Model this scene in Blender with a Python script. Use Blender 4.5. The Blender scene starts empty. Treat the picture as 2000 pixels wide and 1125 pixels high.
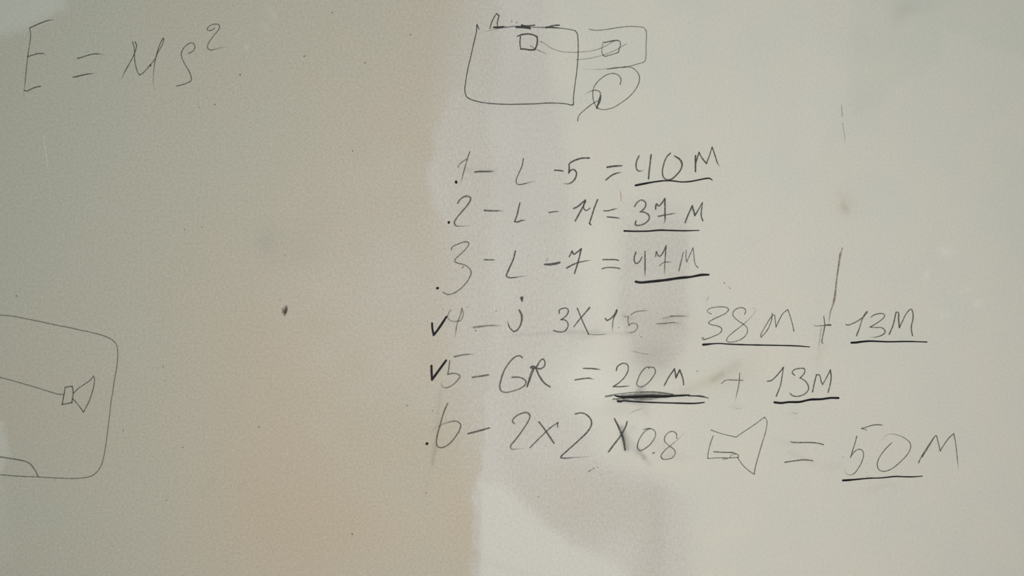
import bpy, math, random
import numpy as np

# ------------------------------------------------------------------ camera, world, lights, exposure
# One photograph pixel is one millimetre on the wall; the wall's face is the plane y = 0.
SC = bpy.context.scene
COL = SC.collection
ZC = 1.5                                     # height of the picture's centre above the floor
cam_d = bpy.data.cameras.new('camera')
cam_d.sensor_width = 36.0
cam_d.lens = 26.1
cam_d.clip_start = 0.05
cam = bpy.data.objects.new('camera', cam_d)
cam.location = (0.0, -1.45, ZC)
cam.rotation_euler = (math.radians(90), 0, 0)
COL.objects.link(cam)
SC.camera = cam

world = bpy.data.worlds.new('room_ambient')
SC.world = world
world.use_nodes = True
bg = world.node_tree.nodes['Background']
bg.inputs['Color'].default_value = (0.88, 1.0, 0.99, 1)
bg.inputs['Strength'].default_value = 0.21

def area(name, loc, target, size, power, color):
    d = bpy.data.lights.new(name, 'AREA')
    d.shape = 'RECTANGLE'; d.size = size[0]; d.size_y = size[1]
    d.energy = power; d.color = color
    o = bpy.data.objects.new(name, d)
    o.location = loc
    v = [t - l for t, l in zip(target, loc)]
    import mathutils
    o.rotation_euler = mathutils.Vector(v).to_track_quat('-Z', 'Y').to_euler()
    COL.objects.link(o)
    return o

area('added_vignette_lamp', (0.15, -2.25, 1.24), (0.15, 0, 1.24), (0.9, 0.9), 36.8, (1.0, 0.962, 0.925))  # added lamp behind the camera; its falloff stands in for lens vignetting
area('added_cool_fill', (0.1, -1.9, 3.3), (0.1, 0, 1.5), (2.4, 1.2), 9.0, (0.86, 1.0, 1.0))  # added fill lamp, no real source; cools the upper wall

SC.view_settings.view_transform = 'Standard'
SC.view_settings.look = 'None'
SC.view_settings.gamma = 1.0
SC.view_settings.use_curve_mapping = False
SC.view_settings.exposure = 0.0

random.seed(7)
RNG = np.random.default_rng(11)

# ------------------------------------------------------------------ helpers
def srgb(r, g, b):
    f = lambda c: (c / 12.92 if c <= 0.04045 else ((c + 0.055) / 1.055) ** 2.4)
    return (f(r / 255), f(g / 255), f(b / 255), 1.0)

def P(px, py, h=0.0):
    """photograph pixel on the wall's face, h metres in front of it"""
    return ((px - 1000.0) / 1000.0, -h, ZC + (562.5 - py) / 1000.0)

class Nodes:
    def __init__(s, name):
        s.m = bpy.data.materials.new(name); s.m.use_nodes = True
        s.t = s.m.node_tree; s.t.nodes.clear()
    def n(s, kind, **kw):
        nd = s.t.nodes.new(kind)
        for k, v in kw.items(): setattr(nd, k, v)
        return nd
    def put(s, sock, v):
        if isinstance(v, bpy.types.NodeSocket): s.t.links.new(v, sock)
        else: sock.default_value = v
    def math(s, op, a, b=0.0, clamp=False):
        nd = s.n('ShaderNodeMath', operation=op, use_clamp=clamp)
        s.put(nd.inputs[0], a); s.put(nd.inputs[1], b)
        return nd.outputs[0]
    def mix(s, f, a, b, blend='MIX'):
        nd = s.n('ShaderNodeMix', data_type='RGBA', blend_type=blend)
        s.put(nd.inputs[0], f); s.put(nd.inputs[6], a); s.put(nd.inputs[7], b)
        return nd.outputs[2]
    def attr(s, name):
        return s.n('ShaderNodeAttribute', attribute_name=name).outputs['Fac']
    def noise(s, vec, scale, detail=2.0, rough=0.5, dist=0.0):
        nd = s.n('ShaderNodeTexNoise')
        s.put(nd.inputs['Vector'], vec)
        nd.inputs['Scale'].default_value = scale
        nd.inputs['Detail'].default_value = detail
        nd.inputs['Roughness'].default_value = rough
        nd.inputs['Distortion'].default_value = dist
        return nd.outputs['Fac']
    def ramp(s, v, a, b, lo=0.0, hi=1.0):
        nd = s.n('ShaderNodeMapRange', interpolation_type='SMOOTHSTEP')
        s.put(nd.inputs[0], v)
        for i, q in enumerate((a, b, lo, hi)): nd.inputs[i + 1].default_value = q
        return nd.outputs[0]
    def out(s, shader):
        o = s.n('ShaderNodeOutputMaterial'); s.t.links.new(shader, o.inputs['Surface'])
        return s.m

def empty(name, px, py, label, cat, group=None):
    o = bpy.data.objects.new(name, None)
    o.empty_display_size = 0.02
    o.location = P(px, py, 0.0)
    COL.objects.link(o)
    o['label'] = label; o['category'] = cat
    if group: o['group'] = group
    return o

# ------------------------------------------------------------------ materials
def wall_material():
    k = Nodes('drywall_with_joint_compound')
    pos = k.n('ShaderNodeTexCoord').outputs['Object']
    mp = k.n('ShaderNodeMapping'); k.put(mp.inputs['Vector'], pos)
    mp.inputs['Scale'].default_value = (1.0, 1.0, 0.45)
    streak = k.noise(mp.outputs[0], 260, 2.0, 0.6)          # vertical trowel / paper fibre
    fine = k.noise(pos, 430, 3.0, 0.75)                      # paper grain
    fine2 = k.noise(pos, 190, 3.0, 0.7)
    broad = k.noise(pos, 3.2, 3.0, 0.55, 0.6)
    blot = k.noise(pos, 9.0, 2.0, 0.5)
    film = k.attr('film'); white = k.attr('white'); smudge = k.attr('smudge')
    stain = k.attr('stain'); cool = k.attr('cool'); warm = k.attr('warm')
    # bare paper: beige grey, blotchy
    paper = k.mix(k.ramp(broad, 0.35, 0.65), srgb(187, 181, 167), srgb(189, 180, 165))
    paper = k.mix(warm, paper, srgb(189, 174, 153))
    # joint compound: pale warm grey, filling the paper's grain where it is thick
    putty = k.mix(k.ramp(blot, 0.35, 0.65), srgb(204, 202, 192), srgb(207, 203, 192))
    filmn = k.math('ADD', film, k.math('MULTIPLY', k.math('SUBTRACT', streak, 0.5),
                   k.math('MULTIPLY', k.math('MULTIPLY', film, k.math('SUBTRACT', 1.0, film)), 4.2)), True)
    thin = srgb(199, 195, 189)                                # a skim so thin that the paper greys it
    mpr = k.mix(k.math('MULTIPLY', filmn, 1.8, True), paper, thin)
    mpr = k.mix(k.math('MULTIPLY', k.math('SUBTRACT', filmn, 0.55), 2.3, True), mpr, putty)
    mpr = k.mix(white, mpr, srgb(212, 210, 201))
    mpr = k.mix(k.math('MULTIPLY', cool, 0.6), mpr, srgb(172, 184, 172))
    mpr = k.mix(stain, mpr, srgb(160, 148, 120))
    sm = k.math('MULTIPLY', smudge, k.ramp(fine2, 0.2, 0.8, 0.7, 1.25), True)
    mpr = k.mix(sm, mpr, srgb(78, 78, 80))
    # grain
    bare = k.math('SUBTRACT', 1.0, k.math('MULTIPLY', k.math('MAXIMUM', film, white), 0.55))
    g = k.math('MULTIPLY', k.math('ADD', k.math('SUBTRACT', fine, 0.5),
               k.math('MULTIPLY', k.math('SUBTRACT', fine2, 0.5), 0.6)), k.math('MULTIPLY', bare, 0.75))
    g = k.math('ADD', 1.0, g)
    gc = k.n('ShaderNodeCombineColor')
    for i in range(3): k.put(gc.inputs[i], g)
    col = k.mix(1.0, mpr, gc.outputs[0], 'MULTIPLY')
    bs = k.n('ShaderNodeBsdfPrincipled')
    k.put(bs.inputs['Base Color'], col)
    bs.inputs['Roughness'].default_value = 0.9
    bs.inputs['Specular IOR Level'].default_value = 0.12
    bump = k.n('ShaderNodeBump'); bump.inputs['Strength'].default_value = 0.12
    bump.inputs['Distance'].default_value = 0.0006
    k.put(bump.inputs['Height'], fine2)
    k.put(bs.inputs['Normal'], bump.outputs[0])
    return k.out(bs.outputs[0])

def stroke_material(name, col, rough, grain_lo, grain_hi, gscale=520, spec=0.3, soft=0.75):
    """a drawn mark: the pigment sits on the grain of the wall, the wall shows between"""
    k = Nodes(name)
    pos = k.n('ShaderNodeNewGeometry').outputs['Position']
    nz = k.noise(pos, gscale, 2.0, 0.7)
    nz2 = k.noise(pos, gscale * 0.33, 2.0, 0.6)
    dens = k.attr('dens'); edge = k.attr('edge')
    gr = k.ramp(k.math('ADD', k.math('MULTIPLY', nz, 0.6), k.math('MULTIPLY', nz2, 0.4)), 0.36, 0.60, grain_lo, grain_hi)
    a = k.math('MULTIPLY', k.math('MULTIPLY', dens, gr), k.ramp(edge, 0.0, soft), True)
    bs = k.n('ShaderNodeBsdfPrincipled')
    bs.inputs['Base Color'].default_value = col
    bs.inputs['Roughness'].default_value = rough
    bs.inputs['Specular IOR Level'].default_value = spec
    tr = k.n('ShaderNodeBsdfTransparent')
    mx = k.n('ShaderNodeMixShader')
    k.put(mx.inputs[0], a); k.put(mx.inputs[1], tr.outputs[0]); k.put(mx.inputs[2], bs.outputs[0])
    return k.out(mx.outputs[0])

M_WALL = wall_material()
M_PENCIL = stroke_material('graphite_pencil', srgb(58, 60, 58), 0.6, 0.58, 1.12)
M_MARKER = stroke_material('black_felt_pen', srgb(13, 13, 19), 0.55, 1.0, 1.15, 300, 0.15, 0.42)
M_BROWN = stroke_material('brown_scuff', srgb(138, 118, 98), 0.8, 0.4, 1.1, 260, 0.1)
M_PINK = stroke_material('pink_crayon', srgb(205, 140, 132), 0.8, 0.5, 1.0, 300, 0.1)
M_SCRATCH = stroke_material('white_scratch', srgb(222, 220, 200), 0.9, 0.6, 1.1, 300, 0.1)
M_DIRT = stroke_material('dark_dirt', srgb(72, 66, 58), 0.85, 0.5, 1.15, 400, 0.1)

def floor_material():
    k = Nodes('grey_screed')
    pos = k.n('ShaderNodeTexCoord').outputs['Object']
    c = k.mix(k.noise(pos, 4.0, 5.0, 0.6), srgb(138, 134, 126), srgb(166, 161, 151))
    bs = k.n('ShaderNodeBsdfPrincipled'); k.put(bs.inputs['Base Color'], c)
    bs.inputs['Roughness'].default_value = 0.9
    return k.out(bs.outputs[0])

# ------------------------------------------------------------------ the wall
def polydist(X, Y, poly):
    """signed distance (positive inside) to a closed polygon, in photo pixels"""
    d = np.full(X.shape, 1e9); inside = np.zeros(X.shape, bool)
    n = len(poly)
    for i in range(n):
        ax, ay = poly[i]; bx, by = poly[(i + 1) % n]
        ex, ey = bx - ax, by - ay
        L = ex * ex + ey * ey + 1e-9
        t = np.clip(((X - ax) * ex + (Y - ay) * ey) / L, 0, 1)
        d = np.minimum(d, np.hypot(X - ax - t * ex, Y - ay - t * ey))
        c = ((ay > Y) != (by > Y)) & (X < (bx - ax) * (Y - ay) / (by - ay + 1e-12) + ax)
        inside ^= c
    return np.where(inside, d, -d)

def linedist(X, Y, pts):
    d = np.full(X.shape, 1e9)
    for (ax, ay), (bx, by) in zip(pts[:-1], pts[1:]):
        ex, ey = bx - ax, by - ay
        L = ex * ex + ey * ey + 1e-9
        t = np.clip(((X - ax) * ex + (Y - ay) * ey) / L, 0, 1)
        d = np.minimum(d, np.hypot(X - ax - t * ex, Y - ay - t * ey))
    return d

def sstep(v, a, b):
    t = np.clip((v - a) / (b - a), 0, 1)
    return t * t * (3 - 2 * t)

def vnoise(X, Y, cell, seed):
    """smooth value noise, -1..1"""
    r = np.random.default_rng(seed)
    g = r.uniform(-1, 1, (256, 256))
    x = X / cell + 1000.0; y = Y / cell + 1000.0
    xi = np.floor(x).astype(int); yi = np.floor(y).astype(int)
    fx = x - xi; fy = y - yi
    fx = fx * fx * (3 - 2 * fx); fy = fy * fy * (3 - 2 * fy)
    w = lambda a, b: g[b % 256, a % 256]
    return ((w(xi, yi) * (1 - fx) + w(xi + 1, yi) * fx) * (1 - fy)
            + (w(xi, yi + 1) * (1 - fx) + w(xi + 1, yi + 1) * fx) * fy)

def build_wall():
    xs = np.concatenate([np.linspace(-1200, -140, 40), np.arange(-120, 2121, 2.5), np.linspace(2140, 3200, 40)])
    ys = np.concatenate([np.linspace(-637, -100, 30), np.arange(-80, 1206, 2.5), np.linspace(1225, 2062.5, 40)])
    X, Y = np.meshgrid(xs, ys)
    ny, nx = X.shape
    # warp so that trowel edges wander
    wx = X + 6 * vnoise(X, Y, 60, 1) + 4 * vnoise(X, Y, 18, 2)
    wy = Y + 9 * vnoise(X, Y, 60, 3) + 4 * vnoise(X, Y, 18, 4)
    film = np.zeros(X.shape); white = np.zeros(X.shape); smudge = np.zeros(X.shape)
    stain = np.zeros(X.shape); cool = np.zeros(X.shape); warm = np.zeros(X.shape)
    def poly(layer, amt, soft, pts, mode='max'):
        m = sstep(polydist(wx, wy, pts), -soft, soft) * amt
        if mode == 'max': np.maximum(layer, m, out=layer)
        elif mode == 'add': layer += m
        elif mode == 'cut': layer *= 1 - m
    def dab(layer, amt, cx, cy, rx, ry, ang=0.0, mode='add', warpd=True):
        a = math.radians(ang); A, B = (wx, wy) if warpd else (X, Y)
        u = ((A - cx) * math.cos(a) + (B - cy) * math.sin(a)) / rx
        v = (-(A - cx) * math.sin(a) + (B - cy) * math.cos(a)) / ry
        m = amt * np.exp(-(u * u + v * v))
        if mode == 'add': layer += m
        else: layer *= 1 - np.clip(m, 0, 1)
    def smear(layer, amt, r, pts):
        layer += amt * np.exp(-(linedist(X, Y, pts) / r) ** 2)
    # --- thin film of compound over the middle, thick to the right
    poly(film, 0.34, 60, [(900, -200), (880, 150), (860, 300), (850, 420), (880, 520), (890, 700), (930, 860), (960, 1000), (1000, 2000), (3300, 2000), (3300, -700), (900, -700)])
    poly(film, 0.40, 14, [(885, 180), (845, 280), (832, 345), (842, 400), (882, 455), (960, 480), (1200, 480), (1200, 120), (960, 150)])
    poly(film, 0.58, 10, [(952, 760), (947, 830), (936, 900), (928, 1000), (922, 1300), (3300, 1300), (3300, 700), (1000, 700)])
    poly(film, 0.60, 40, [(960, -700), (960, 90), (940, 250), (940, 460), (945, 640), (950, 900), (1400, 900), (1400, -700)])
    poly(film, 0.95, 60, [(1040, -700), (1045, 120), (1080, 300), (1100, 420), (1090, 470), (1110, 560), (1130, 640), (1120, 760), (1140, 900), (1330, 980), (1320, 1300), (3300, 2000), (3300, -700)])
    dab(film, .16, 760, 600, 170, 220)
    # patches where the paper shows through the compound again
    poly(film, 0.22, 40, [(1040, 440), (1090, 400), (1110, 470), (1090, 560), (1080, 640), (1060, 720), (1080, 860), (1000, 880), (970, 740), (990, 560)], 'cut')
    poly(film, 0.30, 8, [(1225, 440), (1290, 430), (1345, 430), (1345, 520), (1342, 640), (1335, 690), (1290, 715), (1240, 700), (1212, 600)], 'cut')
    poly(film, 0.30, 24, [(1215, 400), (1290, 380), (1345, 400), (1343, 650), (1300, 730), (1230, 710), (1195, 600)], 'cut')
    poly(film, 0.30, 24, [(985, 890), (1150, 905), (1240, 950), (1312, 970), (1309, 1040), (1306, 1200), (1255, 1200), (1235, 1060), (1215, 1035), (1190, 1048), (1157, 1070), (1120, 1070), (1086, 1050), (1051, 1022), (1023, 978), (997, 930)], 'cut')
    poly(film, 0.10, 30, [(1080, 930), (1290, 960), (1290, 1020), (1180, 1050), (1100, 1040)], 'cut')
    # fresh white compound
    poly(white, 0.32, 28, [(1110, 440), (1185, 430), (1200, 520), (1195, 640), (1230, 730), (1330, 760), (1330, 860), (1180, 870), (1130, 800), (1125, 640)])
    poly(white, 0.50, 18, [(941, 945), (970, 943), (1015, 960), (1040, 995), (1085, 1040), (1140, 1072), (1190, 1090), (1225, 1125), (1235, 1300), (925, 1300), (932, 1060)])
    poly(white, 0.42, 20, [(-200, -200), (135, -200), (125, 15), (95, 40), (60, 62), (10, 62), (-200, 80)])
    white[Y < 120] *= np.where(X < 200, 1.6, 1.0)[Y < 120]
    poly(white, 0.55, 10, [(-200, 818), (4, 820), (13, 845), (16, 885), (6, 915), (-200, 925)])
    poly(white, 0.18, 16, [(-200, 925), (8, 925), (20, 975), (22, 1100), (-200, 1200)])
    for cx, cy, rx, ry, a in ((1845, 490, 15, 10, .9), (1810, 532, 6, 11, .9), (1880, 567, 18, 2.5, .7), (1910, 585, 11, 6, .8),
                              (1842, 612, 10, 7, .6), (479, 93, 4, 4, .6), (468, 76, 5, 7, .22), (533, 25, 8, 14, .2), (513, 53, 8, 10, .2)):
        dab(white, a, cx, cy, rx, ry)
    poly(white, 0.14, 14, [(1575, -200), (1590, -200), (1595, 60), (1640, 80), (1645, 200), (1580, 330), (1552, 300), (1570, 90)])
    # thin greenish skim at the left and the upper right, plus painted light falloff
    poly(cool, 0.34, 180, [(-1300, -700), (800, -700), (640, 150), (500, 350), (380, 700), (330, 1200), (300, 2100), (-1300, 2100)])  # broad light falloff and green cast to the left, put into the colour
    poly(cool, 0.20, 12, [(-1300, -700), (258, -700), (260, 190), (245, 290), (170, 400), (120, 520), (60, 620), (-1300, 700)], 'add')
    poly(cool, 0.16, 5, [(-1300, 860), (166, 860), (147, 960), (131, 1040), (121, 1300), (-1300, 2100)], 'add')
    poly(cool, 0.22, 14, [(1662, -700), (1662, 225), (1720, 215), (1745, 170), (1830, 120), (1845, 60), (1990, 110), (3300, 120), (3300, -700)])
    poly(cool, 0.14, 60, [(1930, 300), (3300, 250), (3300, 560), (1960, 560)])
    # pinkish / tan bare paper
    for cx, cy, rx, ry, a in ((600, 640, 120, 150, .15), (620, 820, 140, 130, .5), (610, 1040, 210, 150, .75), (820, 870, 90, 60, .25), (900, 1010, 60, 130, .35),
                              (770, 350, 110, 120, .10), (620, 320, 80, 60, .12), (480, 980, 60, 80, .2), (450, 700, 120, 300, .18), (1628, 240, 20, 45, .5)):
        dab(warm, a * 0.75, cx, cy, rx, ry)
    # yellow-brown stains
    dab(stain, .30, 1645, 405, 7, 12, -20); dab(stain, .10, 1650, 395, 20, 25)
    smear(stain, .20, 11, [(1335, 765), (1385, 745), (1408, 733), (1440, 712)])
    smear(stain, .22, 6, [(1393, 742), (1410, 730)])
    dab(stain, .10, 1435, 735, 60, 30, -30)
    dab(stain, .16, 1295, 640, 55, 40); dab(stain, .10, 1720, 955, 30, 8); dab(stain, .12, 1600, 690, 8, 30)
    dab(stain, .10, 1275, 700, 60, 30)
    # graphite rubbed into the surface
    dab(smudge, .035, 1285, 540, 55, 130); dab(smudge, .03, 1325, 480, 22, 60); dab(smudge, .06, 1260, 730, 50, 35)
    dab(smudge, .10, 1272, 690, 35, 25); dab(smudge, .06, 1230, 625, 30, 18)
    dab(smudge, .40, 1254, 760, 9, 13); dab(smudge, .13, 1262, 788, 10, 22); dab(smudge, .26, 1238, 777, 40, 5); dab(smudge, .10, 1210, 795, 40, 16)
    dab(smudge, .14, 1285, 778, 50, 10)
    smear(smudge, .45, 6, [(1214, 836), (1219, 858), (1224, 876)]); smear(smudge, .16, 7, [(1226, 856), (1244, 884)])
    smear(smudge, .30, 4.5, [(1248, 880), (1258, 894)]); smear(smudge, .13, 5, [(1258, 894), (1268, 906)])
    smear(smudge, .09, 6, [(1238, 835), (1216, 850)]); smear(smudge, .06, 12, [(1282, 865), (1330, 895)])
    smear(smudge, .09, 5, [(1292, 893), (1312, 890)]); smear(smudge, .10, 3.5, [(1000, 655), (1120, 648), (1230, 652)])
    dab(smudge, .12, 1150, 646, 22, 8); dab(smudge, .10, 1112, 645, 14, 6); dab(smudge, .07, 1155, 655, 30, 4)
    smear(smudge, .10, 6, [(1298, 626), (1320, 618), (1342, 617)]); smear(smudge, .12, 4, [(1218, 615), (1232, 622)])
    smear(smudge, .08, 5, [(1290, 635), (1330, 632)])
    smear(smudge, .20, 4, [(851, 870), (844, 905)]); smear(smudge, .10, 4, [(860, 762), (850, 870)]); smear(smudge, .06, 3, [(897, 840), (893, 880)])
    smear(smudge, .03, 6, [(844, 905), (832, 960)])
    smear(smudge, .10, 5, [(905, 332), (965, 336)]); smear(smudge, .08, 6, [(1545, 885), (1588, 904)]); dab(smudge, .05, 1625, 905, 25, 8)
    dab(smudge, .05, 1548, 803, 16, 12); dab(smudge, .05, 1535, 865, 30, 8); dab(smudge, .06, 1440, 795, 14, 6)
    dab(smudge, .09, 1765, 22, 28, 16, -35); dab(smudge, .05, 1790, 5, 60, 25)
    dab(smudge, .09, 520, 470, 26, 30); dab(smudge, .05, 600, 480, 50, 45)
    smear(smudge, .06, 4, [(465, 957), (478, 940)]); smear(smudge, .05, 5, [(395, 960), (415, 940)])
    dab(smudge, .05, 1280, 1040, 18, 90); dab(smudge, .02, 1140, 990, 100, 45); dab(smudge, .025, 1270, 955, 45, 30)
    smear(smudge, .08, 6, [(936, 960), (932, 1125)])
    smear(smudge, .03, 9, [(940, 1095), (1010, 1115), (1120, 1150)])
    dab(smudge, .04, 1330, 300, 25, 30); dab(smudge, .05, 1005, 180, 60, 60); dab(smudge, .035, 1000, 390, 70, 90)
    dab(white, .8, 1150, 745, 70, 45)
    dab(film, .2, 1150, 745, 70, 50)
    for L in (film, white, smudge, stain, cool, warm): np.clip(L, 0, 1, out=L)
    film[:] = np.clip(film + 0.05 * vnoise(X, Y, 70, 9) * (film > .02), 0, 1)

    verts = np.stack([(X - 1000) / 1000, np.zeros_like(X), ZC + (562.5 - Y) / 1000], -1).reshape(-1, 3)
    i = np.arange(ny * nx).reshape(ny, nx)
    faces = np.stack([i[:-1, :-1], i[1:, :-1], i[1:, 1:], i[:-1, 1:]], -1).reshape(-1, 4)
    # back and rim of the board
    base = len(verts)
    x0, x1 = verts[:, 0].min(), verts[:, 0].max(); z0, z1 = verts[:, 2].min(), verts[:, 2].max()
    T = 0.12
    back = np.array([(x0, T, z1), (x1, T, z1), (x1, T, z0), (x0, T, z0)])
    verts = np.vstack([verts, back])
    me = bpy.data.meshes.new('wall_back')
    polys = [tuple(f) for f in ()]
    ring = [list(i[0, :]), list(i[:, -1]), list(i[-1, ::-1]), list(i[::-1, 0])]
    extra = [[base, base + 1, base + 2, base + 3][::-1]]
    for q, r in enumerate(ring):
        extra.append([int(v) for v in r][::-1] + [base + q, base + (q + 1) % 4])
    nf = len(faces)
    loops = np.concatenate([faces.ravel(), np.concatenate([np.array(e) for e in extra])])
    sizes = np.concatenate([np.full(nf, 4), [len(e) for e in extra]])
    starts = np.concatenate([[0], np.cumsum(sizes)[:-1]])
    me.vertices.add(len(verts)); me.vertices.foreach_set('co', verts.ravel())
    me.loops.add(len(loops)); me.loops.foreach_set('vertex_index', loops.astype(np.int32))
    me.polygons.add(len(sizes)); me.polygons.foreach_set('loop_start', starts.astype(np.int32))
    me.update(calc_edges=True)
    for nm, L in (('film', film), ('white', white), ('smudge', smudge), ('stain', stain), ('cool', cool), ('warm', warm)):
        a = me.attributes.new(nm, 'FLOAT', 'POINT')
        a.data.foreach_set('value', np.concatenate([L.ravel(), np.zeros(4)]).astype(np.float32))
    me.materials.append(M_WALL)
    o = bpy.data.objects.new('wall_back', me)
    o['kind'] = 'structure'
    o['label'] = 'bare drywall with smeared pale joint compound and pencil notes'
    o['category'] = 'wall'
    COL.objects.link(o)
    return o

WALL = build_wall()

def build_floor():
    me = bpy.data.meshes.new('floor')
    v = []
    for z in (0.0, -0.1):
        v += [(-2.2, -3.6, z), (2.2, -3.6, z), (2.2, 0.0, z), (-2.2, 0.0, z)]
    f = [(0, 1, 2, 3), (7, 6, 5, 4)] + [(i, i + 4, (i + 1) % 4 + 4, (i + 1) % 4) for i in range(4)]
    me.from_pydata(v, [], f)
    me.materials.append(floor_material())
    o = bpy.data.objects.new('floor', me); o['kind'] = 'structure'
    o['label'] = 'plain grey screed floor below the marked wall'; o['category'] = 'floor'
    COL.objects.link(o)
build_floor()

# ------------------------------------------------------------------ drawn strokes
# Stroke points are read off enlarged views of the photograph: view -> (left, top, enlargement).
VIEW = {'A': (0, 20, 5.624), 'B': (220, 20, 5.624), 'C': (890, 10, 5.356), 'D': (1100, 30, 5.115), 'E': (0, 600, 5.624),
        'F': (0, 750, 5.624), 'G': (870, 270, 5.627), 'H': (1160, 270, 5.623), 'I': (840, 460, 5.627), 'J': (1130, 460, 5.627),
        'K': (1350, 580, 8.0), 'L': (1580, 580, 8.0), 'M': (820, 670, 5.114), 'N': (1080, 680, 4.6875), 'O': (1380, 700, 4.686),
        'P': (1620, 800, 7.032), 'X': (0, 0, 1.0)}
LAYER = [0]

def parse(text):
    """'@A x,y x,y,m x,yc' -> runs of (px, py, width factor), split at corners"""
    ox, oy, s = 0, 0, 1
    runs = [[]]
    for tok in text.split():
        if tok[0] == '@': ox, oy, s = VIEW[tok[1]]; continue
        corner = tok.endswith('c')
        q = [float(a) for a in tok.rstrip('c').split(',')]
        p = (ox + q[0] / s, oy + q[1] / s, q[2] if len(q) > 2 else 1.0)
        runs[-1].append(p)
        if corner: runs.append([p])
    return [r for r in runs if len(r) > 1]

def spline(pts, step=1.3):
    """centripetal Catmull-Rom through the points"""
    p = np.array(pts, float)
    if len(p) == 2:
        n = max(2, int(np.hypot(*(p[1] - p[0])[:2]) / step))
        t = np.linspace(0, 1, n)[:, None]
        return p[0] * (1 - t) + p[1] * t
    p = np.vstack([2 * p[0] - p[1], p, 2 * p[-1] - p[-2]])
    out = []
    for i in range(1, len(p) - 2):
        p0, p1, p2, p3 = p[i - 1:i + 3]
        d = lambda a, b: max(1e-3, np.hypot(*(b - a)[:2])) ** 0.5
        t0 = 0; t1 = t0 + d(p0, p1); t2 = t1 + d(p1, p2); t3 = t2 + d(p2, p3)
        n = max(2, int(np.hypot(*(p2 - p1)[:2]) / step))
        t = np.linspace(t1, t2, n, endpoint=False)[:, None]
        A1 = (t1 - t) / (t1 - t0) * p0 + (t - t0) / (t1 - t0) * p1
        A2 = (t2 - t) / (t2 - t1) * p1 + (t - t1) / (t2 - t1) * p2
        A3 = (t3 - t) / (t3 - t2) * p2 + (t - t2) / (t3 - t2) * p3
        B1 = (t2 - t) / (t2 - t0) * A1 + (t - t0) / (t2 - t0) * A2
        B2 = (t3 - t) / (t3 - t1) * A2 + (t - t1) / (t3 - t1) * A3
        out.append((t2 - t) / (t2 - t1) * B1 + (t - t1) / (t2 - t1) * B2)
    out.append(p[-2][None])
    return np.vstack(out)

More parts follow.
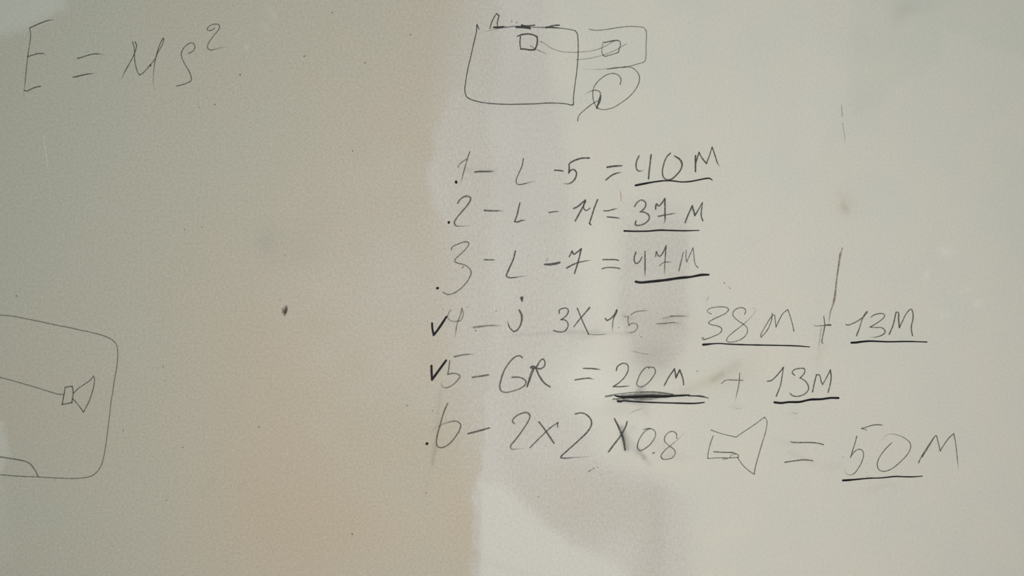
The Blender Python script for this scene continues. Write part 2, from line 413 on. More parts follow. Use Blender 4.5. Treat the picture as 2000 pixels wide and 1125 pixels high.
class Marks:
    """collects drawn lines and dots into ONE mesh, a fraction of a millimetre proud of the wall"""
    def __init__(s): s.v = []; s.f = []; s.dens = []; s.edge = []
    def line(s, w, d, text, fade=''):
        runs = parse(text)
        total = len(runs)
        for ri, r in enumerate(runs):
            c = spline(r)
            f = ''
            if ri == 0 and 's' in fade: f += 's'
            if ri == total - 1 and 'e' in fade: f += 'e'
            s._ribbon(c, w, d, f)
    def _ribbon(s, c, w, d, fade):
        xy = c[:, :2]; m = np.clip(c[:, 2], 0.2, 4)
        n = len(xy)
        tan = np.gradient(xy, axis=0)
        tan /= np.maximum(np.hypot(tan[:, 0], tan[:, 1]), 1e-6)[:, None]
        hw = (w * m + 1.0) / 2                       # soft rim of about half a millimetre each side
        u = np.linspace(0, 1, n)
        hw = hw * (1 + 0.10 * np.interp(u * n, np.arange(0, n + 9, 8), RNG.uniform(-1, 1, len(np.arange(0, n + 9, 8)))))
        den = np.full(n, d, float)
        if 's' in fade: den *= np.clip(0.15 + u / 0.35, 0, 1); hw *= np.clip(0.55 + u / 0.5, 0, 1)
        if 'e' in fade: den *= np.clip(0.15 + (1 - u) / 0.35, 0, 1); hw *= np.clip(0.55 + (1 - u) / 0.5, 0, 1)
        # round ends
        def cap(at, sgn):
            k = np.array([0.97, 0.75, 0.4])
            if sgn > 0: k = k[::-1]
            P_ = xy[at] + sgn * tan[at] * hw[at] * k[:, None]
            return P_, hw[at] * np.sqrt(1 - k ** 2), np.full(3, den[at]), np.repeat(tan[at][None], 3, 0), np.sqrt(1 - k ** 2)
        a, b = cap(0, -1), cap(-1, 1)
        xy = np.vstack([a[0], xy, b[0]]); hw = np.concatenate([a[1], hw, b[1]]); den = np.concatenate([a[2], den, b[2]])
        tan = np.vstack([a[3], tan, b[3]]); em = np.concatenate([a[4], np.ones(n), b[4]])
        LAYER[0] = (LAYER[0] + 1) % 12
        base_h = 0.00022 + 0.00003 * LAYER[0]
        nrm = np.stack([-tan[:, 1], tan[:, 0]], -1)
        b0 = len(s.v); N = len(xy)
        offs = (-1.0, -0.5, 0.0, 0.5, 1.0); ed = (0.0, 0.72, 1.0, 0.72, 0.0)
        for i in range(N):
            h = base_h + 0.00002 * i / N
            for o_, e_ in zip(offs, ed):
                q = xy[i] + nrm[i] * hw[i] * o_
                s.v.append(P(q[0], q[1], h + 0.00001 * e_)); s.dens.append(den[i]); s.edge.append(e_ * em[i])
        for i in range(N - 1):
            for j in range(4):
                k = b0 + i * 5 + j
                s.f.append((k, k + 5, k + 6, k + 1))
    def dot(s, view, x, y, rx, ry=None, d=1.0, ang=0.0, soft=0.25):
        """a filled dot, radii in photograph pixels"""
        ox, oy, sc = VIEW[view]; cx, cy = ox + x / sc, oy + y / sc
        ry = ry or rx
        LAYER[0] = (LAYER[0] + 1) % 12
        h = 0.00022 + 0.00003 * LAYER[0]
        a = math.radians(ang)
        b0 = len(s.v); K = 18
        s.v.append(P(cx, cy, h + 0.00003)); s.dens.append(d); s.edge.append(1.0)
        jit = [1 + random.uniform(-.10, .10) for _ in range(K)]
        for ring, (q, e) in enumerate(((1 - soft, 0.95), (1 + soft * 0.5, 0.0))):
            for k in range(K):
                t = 2 * math.pi * k / K
                u, v = rx * q * jit[k] * math.cos(t), ry * q * jit[k] * math.sin(t)
                s.v.append(P(cx + u * math.cos(a) - v * math.sin(a), cy + u * math.sin(a) + v * math.cos(a), h + 0.00003 * e))
                s.dens.append(d); s.edge.append(e)
        for k in range(K):
            k2 = (k + 1) % K
            s.f.append((b0, b0 + 1 + k2, b0 + 1 + k))
            s.f.append((b0 + 1 + k, b0 + 1 + k2, b0 + 1 + K + k2, b0 + 1 + K + k))
    def build(s, name, mat, parent=None):
        me = bpy.data.meshes.new(name)
        v = np.array(s.v); org = np.zeros(3)
        if parent is not None: org = np.array(parent.location)
        me.from_pydata([tuple(q) for q in (v - org)], [], s.f)
        for nm, L in (('dens', s.dens), ('edge', s.edge)):
            a = me.attributes.new(nm, 'FLOAT', 'POINT'); a.data.foreach_set('value', np.array(L, np.float32))
        me.materials.append(mat)
        o = bpy.data.objects.new(name, me)
        COL.objects.link(o)
        if parent is not None: o.parent = parent
        return o

def glyph(parent, name, mat, *strokes, label=None):
    """one character or drawn figure: strokes are (width, darkness, points[, fade]) or ('dot', view, x, y, rx, ry, d)"""
    mk = Marks()
    for st in strokes:
        if st[0] == 'dot': mk.dot(*st[1:])
        else: mk.line(st[0] * (1.16 if mat is M_PENCIL and st[0] >= 1.7 else 1.04), *st[1:])
    o = mk.build(name, mat, parent)
    if label: o['label'] = label
    return o
PEN, INK = M_PENCIL, M_MARKER

# ---- E = MS squared, upper left
f = empty('handwritten_formula', 245, 190, 'thin pencil formula E = MS squared, upper left on bare wall', 'handwriting')
glyph(f, 'letter', PEN, (1.2, .62, '@A 327,195 337,260 332,330 315,440 305,510 290,650 275,800 266,880 262,930 257,970', 'e'),
      (1.6, .78, '@A 327,195 360,180 420,153 490,125 545,110 600,106', 'e'),
      (1.5, .72, '@A 305,510 345,497 400,480 440,475 480,480 515,500', 'e'),
      (1.4, .75, '@A 266,880 300,887 335,870 380,850 445,836'))
glyph(f, 'equals_sign', PEN, (1.6, .75, '@A 850,530 910,513 980,491 1040,481 1100,482 1155,495', 'e'),
      (1.7, .78, '@A 805,735 840,730 910,713 970,700 1040,693', 'e'))
glyph(f, 'letter', PEN, (1.4, .72, '@B 95,772 130,685 180,595 230,500 255,430 263,385 248,348', 's'),
      (1.3, .68, '@B 218,345 235,400 242,480 245,560 262,640 280,690 300,712c 340,685 410,605 470,530 500,460 540,390 563,330 558,305 535,345 510,400 480,500 460,600 448,720 447,800 455,855 478,868', 'e'),
      ('dot', 'B', 417, 606, 2.0, 2.2, .85))
glyph(f, 'letter', PEN, (1.3, .7, '@B 705,832,1.3 760,820 820,798 862,772 865,740 845,680 800,605 765,530 756,490 765,445 800,395 845,365 880,360 903,390 900,425 875,455 835,473'))
glyph(f, 'superscript_digit', PEN, (1.2, .66, '@B 1118,195 1100,215 1060,224 1040,212 1050,185 1090,160 1130,152 1165,160 1176,185 1160,220 1110,280 1060,350 1042,395 1050,425 1080,438 1130,428 1200,408 1280,402', 'e'))

# ---- box sketch, top centre
f = empty('box_sketch', 1085, 205, 'pencil sketch of a large box wired to a smaller box, top centre', 'drawing')
glyph(f, 'box_outline', PEN, (1.5, .95, '@C 243,252 232,225 222,203c 215,290 195,375 160,530 125,680 105,800 96,880 103,930 125,968 200,1000 300,1022 400,1032 550,1038 700,1036 850,1032 950,1025 1050,1026 1150,1033 1215,1047c 1232,1040c'),
      (1.4, .85, '@C 1232,1040,1.3 1232,980 1240,890 1258,760 1270,660 1278,570 1282,450 1280,370 1272,300 1250,268c'),
      (1.2, .8, '@C 1250,268 1180,252 1090,242 950,236 800,230 620,222 540,232 450,245 390,258 290,283', 'e'))
glyph(f, 'corner_post', PEN, (1.6, .9, '@C 360,245 370,200 395,140 428,90c 455,112c 440,160 435,200 440,220'))
glyph(f, 'shaded_mark', PEN, (3.4, 1.2, '@C 415,232 460,232 525,225', 'e'), (2.4, 1., '@C 398,234 440,236 490,226'))
glyph(f, 'shaded_mark', PEN, (3.8, 1.2, '@C 640,230 700,233 770,238'), (2.4, 1.2, '@C 690,208 730,230 780,247'), (1.8, .95, '@C 690,208 740,218 826,210'),
      (2.2, 1.1, '@C 632,234 690,222 750,222'), ('dot', 'C', 587, 170, 1.2, 1.2, .8), ('dot', 'C', 640, 183, 1.3, 1.2, .7))
glyph(f, 'shaded_mark', PEN, (2.2, .75, '@C 945,230 1000,232 1085,240', 'e'), (2.2, .8, '@C 950,240 990,222 1040,212 1083,211'))
glyph(f, 'small_square', PEN, (2.3, 1.05, '@C 645,327,.5 690,310 760,302 810,312 850,332c 855,365 848,420 828,465c 780,470 720,460 682,460c'),
      (1.6, 1., '@C 678,330 672,390 675,430 682,462'))
glyph(f, 'cable_line', PEN, (1.0, .42, '@C 885,382 920,395 960,425 1010,455 1060,474 1130,490 1220,494 1280,493 @D 270,358 350,338 400,318 460,285 510,258'), ('dot', 'C', 892, 382, 1., 1., .5))
glyph(f, 'cable_line', PEN, (1.1, .5, '@C 785,428 840,462 900,488 970,515', 'e'), ('dot', 'C', 785, 428, 1.2, .9, .6))
glyph(f, 'cable_line', PEN, (.9, .4, '@D 130,443 170,441 250,433 330,415 420,390 520,350 580,315 635,283'), ('dot', 'D', 30, 438, .9, .9, .5))
glyph(f, 'side_box_outline', PEN, (1.1, .62, '@D 260,137 300,148 380,148 480,133 570,120 650,111 740,114 800,122,1.2 825,150,1.2 832,190 828,290 824,430 810,463 740,487 670,507 610,520 520,522 460,532 400,537 280,540 190,535', 'e'))
glyph(f, 'side_square', PEN, (1.7, .8, '@D 413,272 470,260 510,253 545,250'), (1.2, .8, '@D 545,250 565,262 572,295 560,330 552,370c 510,385 450,402 415,410 392,392', ''),
      (1.0, .5, '@D 402,262 388,320 387,370 395,395'))
glyph(f, 'curled_cable', PEN, (1.2, .7, '@D 440,537 520,528 640,514 700,530 745,575 763,625,1.2 750,690 700,770 640,830 570,880 500,922 440,938 400,941 350,930 320,895 300,840 295,790 303,730 330,680 380,630 440,592 500,580 550,598 575,630 577,660 568,690'))
glyph(f, 'plug', PEN, (1.3, .75, '@D 215,792 250,770 300,750 345,752 368,770 370,800 355,850 340,930', 's'), (1.5, .85, '@D 378,800 368,860 345,905 330,930 345,890 368,825'),
      (1.3, .7, '@D 345,855,.7 290,885 220,940 170,985 150,1020 145,1055,1.4'))

# ---- rounded box with a horn, cut by the left edge
f = empty('horn_sketch', 115, 930, 'faint pencil sketch of a rounded box with a horn inside, at the left edge', 'drawing')
glyph(f, 'box_outline', PEN, (1.6, .5, '@E -340,60 0,85 150,100 280,125 450,160 600,193 750,222 900,255 1050,288 1160,322 1240,365 1280,415 1294,490 1290,590 1278,690 1255,810 1240,930 @F 1225,160,.85 1205,340,.85 1185,500,.85 1160,690 1140,800 1110,900 1060,970 1000,1012 900,1032 800,1038 600,1032 400,1020 200,1012 0,997 -340,985'))
glyph(f, 'cable_line', PEN, (1.5, .5, '@E -300,690 0,770 100,797 250,838 400,882 550,930 620,950 692,961'))
glyph(f, 'horn_driver', PEN, (1.7, .66, '@E 718,878c 795,868c 805,940 790,1048c 685,1068c 700,980 718,878'))
glyph(f, 'horn_flare', PEN, (1.6, .6, '@E 805,948 860,893 930,845 990,803 1030,755c 1040,790 1035,850 1015,930 985,1020 @F 960,230 918,308c 880,255 840,205 803,165'))
glyph(f, 'curved_line', PEN, (1.7, .58, '@F -200,785 0,800 100,815 200,832 300,857 345,890 385,945 418,1010,1.2'))

GRP = 'numbered handwritten lines on the wall'
def row(px, py, label): return empty('handwritten_line', px, py, label, 'handwriting', GRP)

# ---- 1 - L - 5 = 40 M
f = row(1145, 360, 'handwritten top line of the list, reading 1 - L - 5 = 40M')
glyph(f, 'bullet_dot', INK, ('dot', 'G', 118, 482, 2.5, 3.1, 1.1))
glyph(f, 'digit', PEN, (1.2, .62, '@G 137,320 160,282 200,250 235,228'), (1.4, .7, '@G 265,152,1.4 240,230 215,320 190,410 167,500', 'e'))
glyph(f, 'dash', PEN, (2.3, .85, '@G 324,372 380,366 450,366 543,364', 'e'))
glyph(f, 'letter', PEN, (1.5, .8, '@G 858,228,1.3 840,310 805,390 778,460 785,500 815,510 870,500 930,483 995,468', 'e'))
glyph(f, 'dash', PEN, (2.2, .9, '@G 1200,352 1240,354 1290,360'))
glyph(f, 'digit', PEN, (2.5, .9, '@G 1580,218 1500,220 1430,240 1380,265 1360,280,.7'), (2.2, .95, '@G 1358,290 1360,340 1355,382c 1375,355 1410,345 1438,375 1435,420 1410,465 1370,495 1330,502 1290,495', 'e'))
glyph(f, 'equals_sign', PEN, (2.9, 1., '@H 148,318,1.2 200,310 255,305,.8 305,302,.5'), (2.0, .85, '@H 133,458,1.3 165,430 210,400 260,382 312,376', 'e'))
glyph(f, 'digit', PEN, (2.2, .82, '@H 495,195 470,250 462,310 475,350 500,362 550,350', 'e'), (2.2, .82, '@H 628,182,1.3 615,290 605,380 600,445'))
glyph(f, 'digit', PEN, (2.2, .8, '@H 840,165 800,205,.8 765,290 752,370 765,430 800,455 850,450 910,400 955,340,1.2 968,285,1.5 945,235,1.5 885,195'))
glyph(f, 'letter', PEN, (2.8, .9, '@H 1115,365 1115,280 1115,195'), (1.9, .85, '@H 1120,270 1140,200 1155,155c 1185,215,1.2 1235,278,1.2c 1265,200,.8 1298,97,.8c 1330,190 1355,270 1385,318', 'e'))
glyph(f, 'underline', INK, (2.6, 1.05, '@H 458,518,1.3 550,500,1.2 650,482 750,468'), (2.1, .82, '@H 750,468 850,467 960,480 1050,476 1150,458 1240,441 1275,443 1298,460,.6'))

# ---- 2 - L - 14 = 37 M
f = row(1125, 450, 'second handwritten line of the list, reading 2 - L - 14 = 37M')
glyph(f, 'bullet_dot', INK, ('dot', 'G', 37, 926, 2.4, 2.8, 1.1))
glyph(f, 'digit', PEN, (2.2, .68, '@G 135,715 155,680 195,648 240,637,1.2 275,655,1.2 268,695 230,750 170,820 115,890 98,930,1.2 115,962,1.2 160,968 275,957', 'e'))
glyph(f, 'dash', PEN, (2.3, .7, '@G 430,793,1.3 510,798 640,798,.6', 'e'))
glyph(f, 'letter', PEN, (2.2, .78, '@G 818,712 800,790 785,850 762,915c 790,922 830,905 885,903', 'e'))
glyph(f, 'dash', PEN, (2.1, .68, '@G 1138,817 1190,808 1255,805', 'e'))
glyph(f, 'digit', PEN, (2.5, .8, '@G 1410,772 1455,750 1500,712 1538,680c 1520,735 1475,820 1427,908'))
glyph(f, 'digit', PEN, (1.9, .78, '@G 1540,700 1520,730 1520,770 1545,795 1590,768,.6'), (2.2, .82, '@G 1672,675 1640,755 1610,850 1582,935c 1597,950'))
glyph(f, 'equals_sign', PEN, (1.9, .82, '@H 108,797 150,798 200,785 262,770', 'e'), (2.0, .85, '@H 147,864 210,870 295,880', 'e'))
glyph(f, 'digit', PEN, (2.3, .74, '@H 445,750 480,700 525,678,.8 568,710 565,750 540,785 508,808,.8c 560,815 605,850 605,890 560,935 500,957 455,950 460,910'))
glyph(f, 'digit', PEN, (2.5, .8, '@H 678,778 680,740 690,720,.8 710,745 740,720 778,665c 780,740 780,830 780,900 770,930 755,945', 'e'), (1.9, .75, '@H 708,857,1.3 800,840 905,823', 'e'))
glyph(f, 'letter', PEN, (2.3, .78, '@H 1002,925 1035,840 1080,745,1.3c 1095,800,1.4 1108,848,1.1c 1145,790,.8 1190,708,.7c 1183,780,.8 1178,850 1195,905'))
glyph(f, 'underline', INK, (2.6, 1.1, '@H 333,1018,1.2 450,1022 600,1020,.85 720,1010,.95 850,1013,.9 1000,1016,.8 1080,1014,.6 1155,1012,.4'))

# ---- 3 - L - 7 = 47 M
f = row(1120, 545, 'third handwritten line of the list, reading 3 - L - 7 = 47M')
glyph(f, 'bullet_dot', INK, ('dot', 'I', 82, 579, 2.9, 2.5, 1.1))
glyph(f, 'digit', PEN, (1.8, .58, '@I 235,155 245,125 300,98 380,70,1.1 420,75,1.2 425,100 390,150 330,210 280,258 272,285 300,302 370,320 425,355 452,400,1.2 430,470 380,540 310,605 240,642 190,648 145,625'))
glyph(f, 'dash', PEN, (1.8, .75, '@I 598,266 650,268 720,266', 'e'))
glyph(f, 'letter', PEN, (2.3, .82, '@I 937,172 915,260 880,340 845,420,1.2 838,445 870,463 920,462,.7 1000,450,.6 1075,443,.5', 'e'))
glyph(f, 'dash', PEN, (4.4, .78, '@I 1260,317,.7 1320,318 1380,308 1420,298'), (1.0, .35, '@I 1292,252 1275,290'))
glyph(f, 'digit', PEN, (2.4, .85, '@I 1530,232,.8 1560,172c 1580,205 1620,180 1660,148,1.2c 1645,220 1620,310 1588,415'), (2.2, .82, '@I 1503,357,1.2 1560,325 1620,300 1680,285,.7 @J 100,276,.6 150,272,.5', 'e'))
glyph(f, 'equals_sign', PEN, (1.9, .88, '@J 267,265 340,265 410,266 438,275'), (1.7, .8, '@J 260,364,1.3 300,354 380,352 455,362'))
glyph(f, 'digit', PEN, (2.2, .8, '@J 630,185 612,240 615,290 635,308 670,285,.8 698,235,.6'), (2.0, .82, '@J 730,175 730,290 730,460', 'e'))
glyph(f, 'digit', PEN, (1.7, .75, '@J 848,230 855,175,1.3 872,215 890,228 920,200 962,115,1.2c 955,200 948,320 943,437', 'e'), (1.3, .65, '@J 890,333 920,305 960,293 1030,292', 'e'))
glyph(f, 'letter', PEN, (1.6, .68, '@J 1103,388,1.3 1125,290 1150,185'), (1.2, .66, '@J 1183,160 1180,230 1188,292c 1220,220 1258,137c 1268,220 1280,310 1312,355,1.3'))
glyph(f, 'underline', INK, (4.3, 1.15, '@J 630,508 680,516 800,506 950,490 1100,468 1230,455,.9 1350,433,.9 1430,431,.6'))

# ---- 4 - j 3 x 15 = 38 M + 13 M
f = row(1325, 655, 'fourth handwritten line, black tick, reading 4 - j 3 x 15 = 38M + 13M')
glyph(f, 'tick_mark', INK, (3.7, 1.15, '@I 22,965 25,1020 40,1092c 75,1050 130,970 180,893,.9'))
glyph(f, 'digit', PEN, (1.9, .42, '@I 228,820 200,860 195,905 225,935 280,945 340,930 358,895 365,850 350,803'), (1.9, .5, '@I 350,803,1.2 335,870 300,960 285,1040 270,1125', 'e'))
glyph(f, 'dash', PEN, (3.0, .45, '@I 480,1010,1.2 600,995 700,988,.8 795,990,.5', 'e'), ('dot', 'I', 503, 1047, 1.6, 1.1, .8, 20))
glyph(f, 'letter', PEN, ('dot', 'I', 1007, 686, 3.8, 3.2, .75), ('dot', 'I', 1010, 708, 2.1, 4.0, .75), (2.9, .72, '@I 980,820 1005,870,1.4 1008,930,1.2 985,1000 950,1045,.9 920,1055,.8'), (1.9, .68, '@I 920,1055 885,1025 862,985 853,930', 'e'))
glyph(f, 'digit', PEN, (1.8, .78, '@I 1420,855 1420,820 1460,800 1500,800 1520,825 1505,870 1470,905 1438,925c 1485,930 1515,965 1515,1000 1480,1050 1420,1060 1358,1045'))
glyph(f, 'multiplication_sign', PEN, (1.8, .8, '@I 1618,800 1650,880 @J 70,1000 110,1085'), (1.9, .8, '@I 1578,1005,.6 1640,925 @J 60,865 122,792,1.2'), (1.2, .45, '@J 110,1085 180,1090 250,1088 330,1080', 'e'))
glyph(f, 'digit', PEN, (1.9, .78, '@J 295,912 310,932 345,918 385,880 420,822'), (3.2, .8, '@J 420,824,1.2 405,865 385,905,.5'), (1.5, .65, '@J 393,885 378,940 370,1055', 'e'))
glyph(f, 'decimal_point', PEN, ('dot', 'J', 443, 1012, 1.1, 1.2, .6))
glyph(f, 'digit', PEN, (2.0, .42, '@J 580,868 630,838 700,828 770,824', 'e'), (2.5, .36, '@J 545,890 545,950 555,985c'), (1.9, .42, '@J 550,985 590,965 640,975 648,1005 620,1050 570,1068 500,1050', 'e'), ('dot', 'J', 715, 805, .8, .8, .7),
      (1.6, .3, '@J 500,893 525,890 550,898'))
glyph(f, 'equals_sign', PEN, (1.3, .62, '@J 1010,885 1100,885 1200,886', 'e'), (1.5, .58, '@J 860,970 950,966 1050,956 1120,968', 'e'), (1.8, .22, '@J 930,910 980,900 1040,888'))
glyph(f, 'digit', PEN, (1.2, .74, '@K 315,265,.7 260,240,.7 250,215 290,180 380,160 480,155 560,168 583,200 550,245 460,295 340,350 270,405,1.2 310,432 400,450 470,485,1.2 478,520,1.2 440,570 370,605 300,635 240,655 205,665'), (1.2, .5, '@K 240,655 190,668 170,635 200,640 185,660 150,650', 'e'))
glyph(f, 'digit', PEN, (1.2, .74, '@K 835,270 850,220 840,190 790,168 720,180 670,215 648,265 665,310 730,370 820,430 870,480 878,540 850,600 780,660 690,695 600,705 555,690 565,640 640,565 760,470 880,370 970,270 1005,210 990,180 935,185', 'e'))
glyph(f, 'letter', PEN, (1.2, .74, '@K 1265,255 1260,330 1235,420 1180,530 1090,632c 1088,590 1140,490 1210,370 1270,290 1300,280 1310,350 1325,470c 1375,360 1440,250 1510,198c 1555,330 1585,440 1605,535,1.2'))
glyph(f, 'underline', INK, (2.0, 1., '@K 188,745,2.0 230,742,1.7 330,732,1.1 440,727,.9 560,735 800,745 1100,752 1500,760,.9 1700,768,.8 1850,780,.4'))
glyph(f, 'plus_sign', PEN, (1.1, .66, '@L 50,440 120,452 200,448 280,440 340,438', 's'), (2.6, .85, '@L 260,440,.6 300,438 335,438'), (1.4, .75, '@L 230,300 240,370 245,440,1.3 235,520,1.2 215,600 205,670 200,700 215,722'))
glyph(f, 'digit', PEN, (1.6, .74, '@L 578,430,1.3 605,440 680,415 760,375 830,325'), (2.0, .74, '@L 905,235,1.7 870,280,1.4 830,350,.7 790,480,.8 742,605'))
glyph(f, 'digit', PEN, (1.5, .68, '@L 970,315,1.2 1010,285 1080,262 1150,260 1182,285 1160,330 1080,395 955,472,1.1c 1050,478 1130,478,1.2 1185,525,1.4 1180,565,1.4 1120,605 1030,628 930,628', 'e'))
glyph(f, 'letter', PEN, (1.8, .78, '@L 1253,583 1310,450 1360,240'), (1.7, .74, '@L 1362,242 1395,240 1400,350,1.3 1412,478,1.2c 1470,360,.8 1520,260,.8 1595,190,.9 1620,240 1625,340 1600,450 1600,520,1.3 1618,605,1.2'))
glyph(f, 'underline', INK, (2.4, 1.05, '@L 662,715,1.4 730,712,1.4 820,700,1.3 950,690,1.1 1100,695,.9 1250,700,.8 1500,695,.75 1650,697,.7 1840,703,.6'))

# ---- 5 - GR = 20 M + 13 M
f = row(1235, 765, 'fifth handwritten line, black tick, reading 5 - GR = 20M + 13M')
glyph(f, 'tick_mark', INK, (4.0, 1.15, '@M 116,228 118,300 122,366c 170,300 262,174,.8'))
glyph(f, 'digit', PEN, (2.3, .55, '@M 345,137,1.3 420,120 490,112,.7 545,112,.4', 'e'), (2.1, .55, '@M 300,175 290,250 280,312c 340,302 385,315 402,330 370,380 310,430,.8 255,447 220,430 215,400 225,370', 'e'))
glyph(f, 'dash', PEN, (3.2, .62, '@M 527,342 600,332 685,318'))
glyph(f, 'letter', PEN, (2.3, .7, '@M 1022,145 1000,127 950,140 890,200 840,280 810,370,1.1 798,430,1.2 810,475 850,492,.9 920,482,.7 1000,455,.7 1050,420 1060,385 1030,355 980,340 922,342,1.2'))
glyph(f, 'letter', PEN, (2.1, .72, '@M 1130,250 1100,330 1072,435c 1105,350 1140,255'), (2.2, .74, '@M 1105,240 1130,232,1.4 1160,240,1.3 1200,180 1230,160 1250,190 1240,235 1200,258 1160,250,1.3 1110,250'), (2.9, .78, '@M 1160,255 1200,340 1250,405 1300,437,.8'))
glyph(f, 'equals_sign', PEN, (2.0, .84, '@N 280,185 360,187 442,197', 'e'), (1.9, .8, '@N 203,290 270,280 330,275 380,290', 'e'))
glyph(f, 'digit', PEN, (1.7, .8, '@N 580,205 590,170,1.2 640,138 680,150 690,190 660,260 600,320 552,352c 620,352 708,345', 'e'))
glyph(f, 'digit', PEN, (1.6, .74, '@N 880,185 865,172 820,205 780,280 768,335 800,355 850,335 910,270 938,215 925,180 880,172'))
glyph(f, 'letter', PEN, (2.0, .85, '@N 1020,340 1060,265 1112,190c 1120,230,1.2 1125,270,1.2c 1160,200,1.2c 1180,250,1.2 1193,300 1195,335'))
glyph(f, 'underline', INK, (3.8, 1.1, '@N 572,436,.6 600,442 650,452'), (5.0, 1.1, '@N 640,448 760,446,1.1 880,440,1.15 1000,442 1120,436,.75 1245,430,.5'), (2.0, .7, '@N 1240,436 1340,440 1420,455', 'e'),
      label='thick black line, rubbed and grey at both ends')
glyph(f, 'underline_overstroke', PEN, (1.5, .6, '@N 480,438 560,425 700,408 830,400'), (2.6, .7, '@N 800,402,.6 930,402 1020,412 1100,424'), (4.5, .45, '@N 630,432,.7 760,426 900,422 1040,428,.5'), (1.4, .62, '@N 482,446 530,438 560,430 590,440'),
      (1.6, .6, '@N 548,470 590,463 650,466 720,470', 'e'), (4.0, .4, '@N 690,466,.6 800,468 900,464 980,458,.5', 'se'), (1.3, .6, '@N 555,458 580,470 610,464'), (1.5, .55, '@N 1240,432 1300,436 1350,434 1420,458'))
glyph(f, 'underline', INK, (2.3, 1.1, '@N 595,485,1.6 620,487,1.4 640,482 700,485 800,492,.95 950,498,.9 1100,502,.9 1300,505 1385,497,.7'))
glyph(f, 'plus_sign', PEN, (1.3, .66, '@O 137,230,.8 175,200 240,198,1.2 330,200'), (1.3, .64, '@O 303,135 298,220 280,310 263,390', 'e'))
glyph(f, 'digit', PEN, (1.7, .76, '@O 555,210 590,203,1.2 640,160 703,82c 690,170 675,250 638,345,1.2'))
glyph(f, 'digit', PEN, (1.7, .74, '@O 805,155 783,130 800,105 850,92 895,95 897,125 880,155 855,178c 900,205 930,250,1.1 930,290,1.1 890,330 830,347 785,340 765,320'))
glyph(f, 'letter', PEN, (1.7, .76, '@O 970,305,1.2 985,230 1005,150'), (1.7, .74, '@O 1005,150 1032,152 1050,215 1062,238c 1095,180 1132,107,1.2c 1140,170,1.2 1130,240 1112,310'))
glyph(f, 'underline', INK, (3.5, 1.12, '@O 622,402,1.1 680,408 750,400 850,398 950,377 1050,373 1130,362 1205,362'))

# ---- 6 - 2 x 2 x 0.8 horn = 50 M
f = row(1330, 880, 'bottom handwritten line of the list, reading 6 - 2 x 2 x 0.8 = 50M')
glyph(f, 'bullet_dot', INK, ('dot', 'M', 72, 1005, 2.9, 2.6, 1.1))
glyph(f, 'digit', PEN, (2.2, .6, '@M 277,605 240,690 205,810 175,920 165,990,1.1 180,1035 220,1045 290,1010 360,930 400,860 408,815 370,782 310,785 220,815 150,850,.8 118,895,.6', 'e'))
glyph(f, 'dash', PEN, (3.0, .7, '@M 482,905 580,880 693,848'))
glyph(f, 'digit', PEN, (2.2, .68, '@M 945,805,.8 925,780 950,740 1010,705 1070,695,1.2 1100,725,1.2 1085,775 1040,850 960,960 905,1035,1.2 920,1058 980,1058,.8 1050,1050,.6', 'e'))
glyph(f, 'multiplication_sign', PEN, (2.7, .74, '@M 1190,788 1245,860 1340,1000'), (2.0, .66, '@M 1100,1045,.8 1200,945 1300,850 1378,795,1.1c 1375,850', 'e'))
glyph(f, 'digit', PEN, (2.2, .78, '@N 205,603 250,592 300,605 345,650,1.2 352,700,1.2 320,760,1.1 240,840 140,930 75,990 70,1000 110,1007 200,1000,.7 340,995,.6', 'e'))
glyph(f, 'multiplication_sign', PEN, (3.6, .8, '@N 562,645,.7 600,720 640,820,1.2 660,932,.8', ''), (2.8, .72, '@N 510,946 560,880 620,800 665,720 678,674'))
glyph(f, 'digit', PEN, (1.6, .68, '@N 830,745,.8 880,735 930,755 938,800 900,870 840,920 800,937 775,915,1.3 780,860,1.1 810,800 850,755 890,735'))
glyph(f, 'decimal_point', PEN, (1.7, .8, '@N 915,962 928,957'))
glyph(f, 'digit', PEN, (1.5, .66, '@N 1133,825 1130,785 1100,762 1060,770 1025,810 1022,850 1060,890 1110,930 1120,960 1095,1000 1040,1018 1000,1012,1.2 990,985,1.2 1020,940 1090,880 1160,820 1208,765,.8', 'e'))
glyph(f, 'horn_outline', PEN, (1.1, .66, '@O 40,655 140,690 270,720c 350,665 440,605 530,537c 552,570 545,650,1.2 510,770,1.2 475,890,1.3 450,980,1.4 435,1060,1.2c 390,1030 330,975 280,905'), (1.2, .66, '@O 60,708 35,780 15,860 10,915c 100,910 215,910 290,905'),
      (1.3, .55, '@O 65,853 150,858 250,868 290,885 290,905'), (1.3, .5, '@O 70,856 160,862 240,860 270,875 225,885 215,910'), (1.2, .5, '@O 145,925 190,916 160,908'))
glyph(f, 'equals_sign', PEN, (1.7, .74, '@O 770,762 790,768 860,770 960,770 1040,780 1070,790'), (1.7, .72, '@O 718,950,1.2 800,938 890,928 970,935'))
glyph(f, 'digit', PEN, (1.4, .74, '@P 440,262 520,235 600,212 670,207 722,213'), (1.1, .6, '@P 445,262 490,272 525,288', 'e'),
      (1.3, .74, '@P 375,365,1.3 350,460 288,655c 340,580 400,545 450,560 468,620 450,700 400,800 340,875 280,898 220,870 200,820', 'e'))
glyph(f, 'digit', PEN, (1.3, .7, '@P 710,435 770,360 840,335 920,345 1020,385 1100,450,1.1 1115,510,1.1 1080,600 960,730 840,820 740,848 680,825 655,750 690,650 770,540 855,455', 's'))
glyph(f, 'letter', PEN, (1.3, .7, '@P 1225,728,1.3 1260,650 1340,520 1430,390 1380,480 1270,655'), (1.3, .7, '@P 1430,390 1462,355 1485,420 1520,568c 1560,500 1640,390 1705,330c 1725,420 1750,620 1770,825', 'e'))
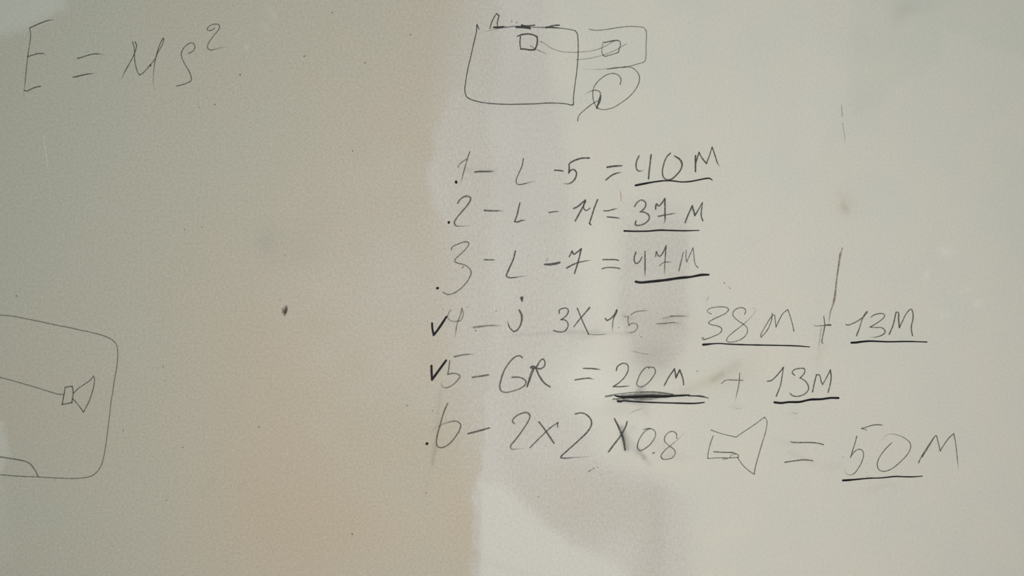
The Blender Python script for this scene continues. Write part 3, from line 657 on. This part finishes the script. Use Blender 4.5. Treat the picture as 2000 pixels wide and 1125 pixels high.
glyph(f, 'underline', INK, (2.3, 1.02, '@P 185,972,1.6 260,968,1.4 400,955 550,942,.8 700,938,.7 900,918,.85 1050,922,.7 1150,922,.7 1275,913,.4'))

# ------------------------------------------------------------------ single marks on the wall
def mark(name, mat, label, cat, *strokes):
    o = glyph(None, name, mat, *strokes)
    v = np.array([q.co[:] for q in o.data.vertices]); c = v.mean(0); c[1] = 0
    o.data.transform(__import__('mathutils').Matrix.Translation([-float(q) for q in c]))
    o.location = [float(q) for q in c]
    o['label'] = label; o['category'] = cat
    return o

mark('dark_smudge', M_DIRT, 'small dark brown smudge alone on the bare beige wall, left of centre', 'stain',
     ('dot', 'X', 557, 606, 5.0, 9.0, .34, 14, .6), ('dot', 'X', 556.5, 608, 3.0, 6.5, .38, 14, .6), (1.4, .6, '@X 560,599 557,612 555,620', 'e'), (1.2, .5, '@X 552,603 551,614', 'e'), (1.2, .5, '@X 561,602 559,614', 'e'), ('dot', 'X', 556.5, 610, 1.4, 2, .6))
mark('brown_streak', M_BROWN, 'brown vertical scuff streak above the plus sign before 13M', 'scuff',
     (3.4, .56, '@X 1645,484,.4 1641,500,1.2 1637,525,.9 1634,545,.8 1632,565,1.1 1630,582,1.4 1626,597,1.0 1624,604,.4'), (2.0, .5, '@X 1623,604 1620,620 1619,632', 'e'), (1.4, .45, '@X 1640,495 1632,565 1629,590'), (2.2, .28, '@X 1604,640 1601,662 1599,682', 'e'))
mark('dark_streak', M_DIRT, 'thin dark vertical streak on pale wall near the upper right', 'scuff',
     (1.4, .28, '@X 1643,202 1645,227', 's'), (1.3, .22, '@X 1645,240 1647,250 1649,264 1651,280', 'e'))
mark('white_scratch', M_SCRATCH, 'short white scratch on the wall below the letter E', 'scratch',
     (1.6, .75, '@X 85,265 88,285 91,305 94,326'))
mark('pink_streak', M_PINK, 'short pink streak between 40M and 37M, above the equals sign', 'scuff',
     (1.2, .6, '@H 280,555,.7 290,590 296,630 299,685', 's'))

# dust specks and flecks belong to the wall's own surface
sp = Marks()
for x, y, r, d in ((469, 146, 1.3, .75), (420, 204, 1.2, .85), (390, 210, 1.2, .35), (32, 578, 1.3, .5), (361, 448, .8, .7), (394, 444, 1, .6), (319, 716, 1.2, .5), (322, 743, .9, .4),
                   (241, 841, 1, .6), (357, 874, 1.1, .65), (325, 977, 1.2, .5), (220, 1067, .9, .4), (649, 25, 1.1, .75), (802, 68, 1.1, .6), (689, 295, 1.2, .5), (713, 123, .9, .4),
                   (556, 499, 1, .5), (547, 586, 1, .45), (865, 604, 1, .55), (913, 600, 1, .5), (969, 607, 1.1, .6), (506, 834, 1.1, .75), (795, 792, 1.4, .6), (832, 963, 1.2, .6),
                   (688, 1043, 1.2, .85), (732, 989, 1, .4), (845, 802, 1.2, .45), (1160, 915, 1.0, .6), (1168, 913, .9, .7), (1174, 927, .8, .7), (1052, 970, 1, .65), (1150, 920, .9, .4), (1000, 284, 1, .3),
                   (1415, 553, 1.5, .4), (1426, 563, 1.3, .4), (1423, 560, 1, .35), (1252, 658, 1.0, .5), (1249, 655, .8, .4), (1646, 893, 1.2, .3), (1694, 905, .9, .4), (1692, 922, 1, .3), (1694, 930, .9, .25), (1362, 725, 1.8, .3),
                   (1032, 499, .8, .5), (1015, 550, .8, .4), (1001, 461, .9, .3), (1000, 473, 1, .3), (420, 173, .8, .3), (389, 175, .9, .35), (290, 363, .8, .3), (1214, 542, .8, .4), (1225, 578, .8, .3)):
    sp.dot('X', x, y, r + .3, r, d, random.uniform(0, 180), .35)
sp.line(.9, .6, '@X 593,111 597,109'); sp.line(.8, .35, '@X 711,124 716,122'); sp.line(1.1, .55, '@I 352,357 366,338'); sp.line(1.0, .5, '@X 1150,921 1157,916')
sp.line(1.0, .3, '@N 700,20 800,45 900,60', 'se'); sp.line(1.1, .28, '@N 690,600 760,570 830,550', 'se'); sp.line(1.0, .25, '@X 1378,590 1384,580', 's')
sp.line(1.0, .22, '@O 240,440 275,460 320,455 340,440', 'se'); sp.line(1.0, .22, '@O 770,490 820,505 850,495', 'se')
o = sp.build('dirt_specks', M_DIRT); o.parent = WALL
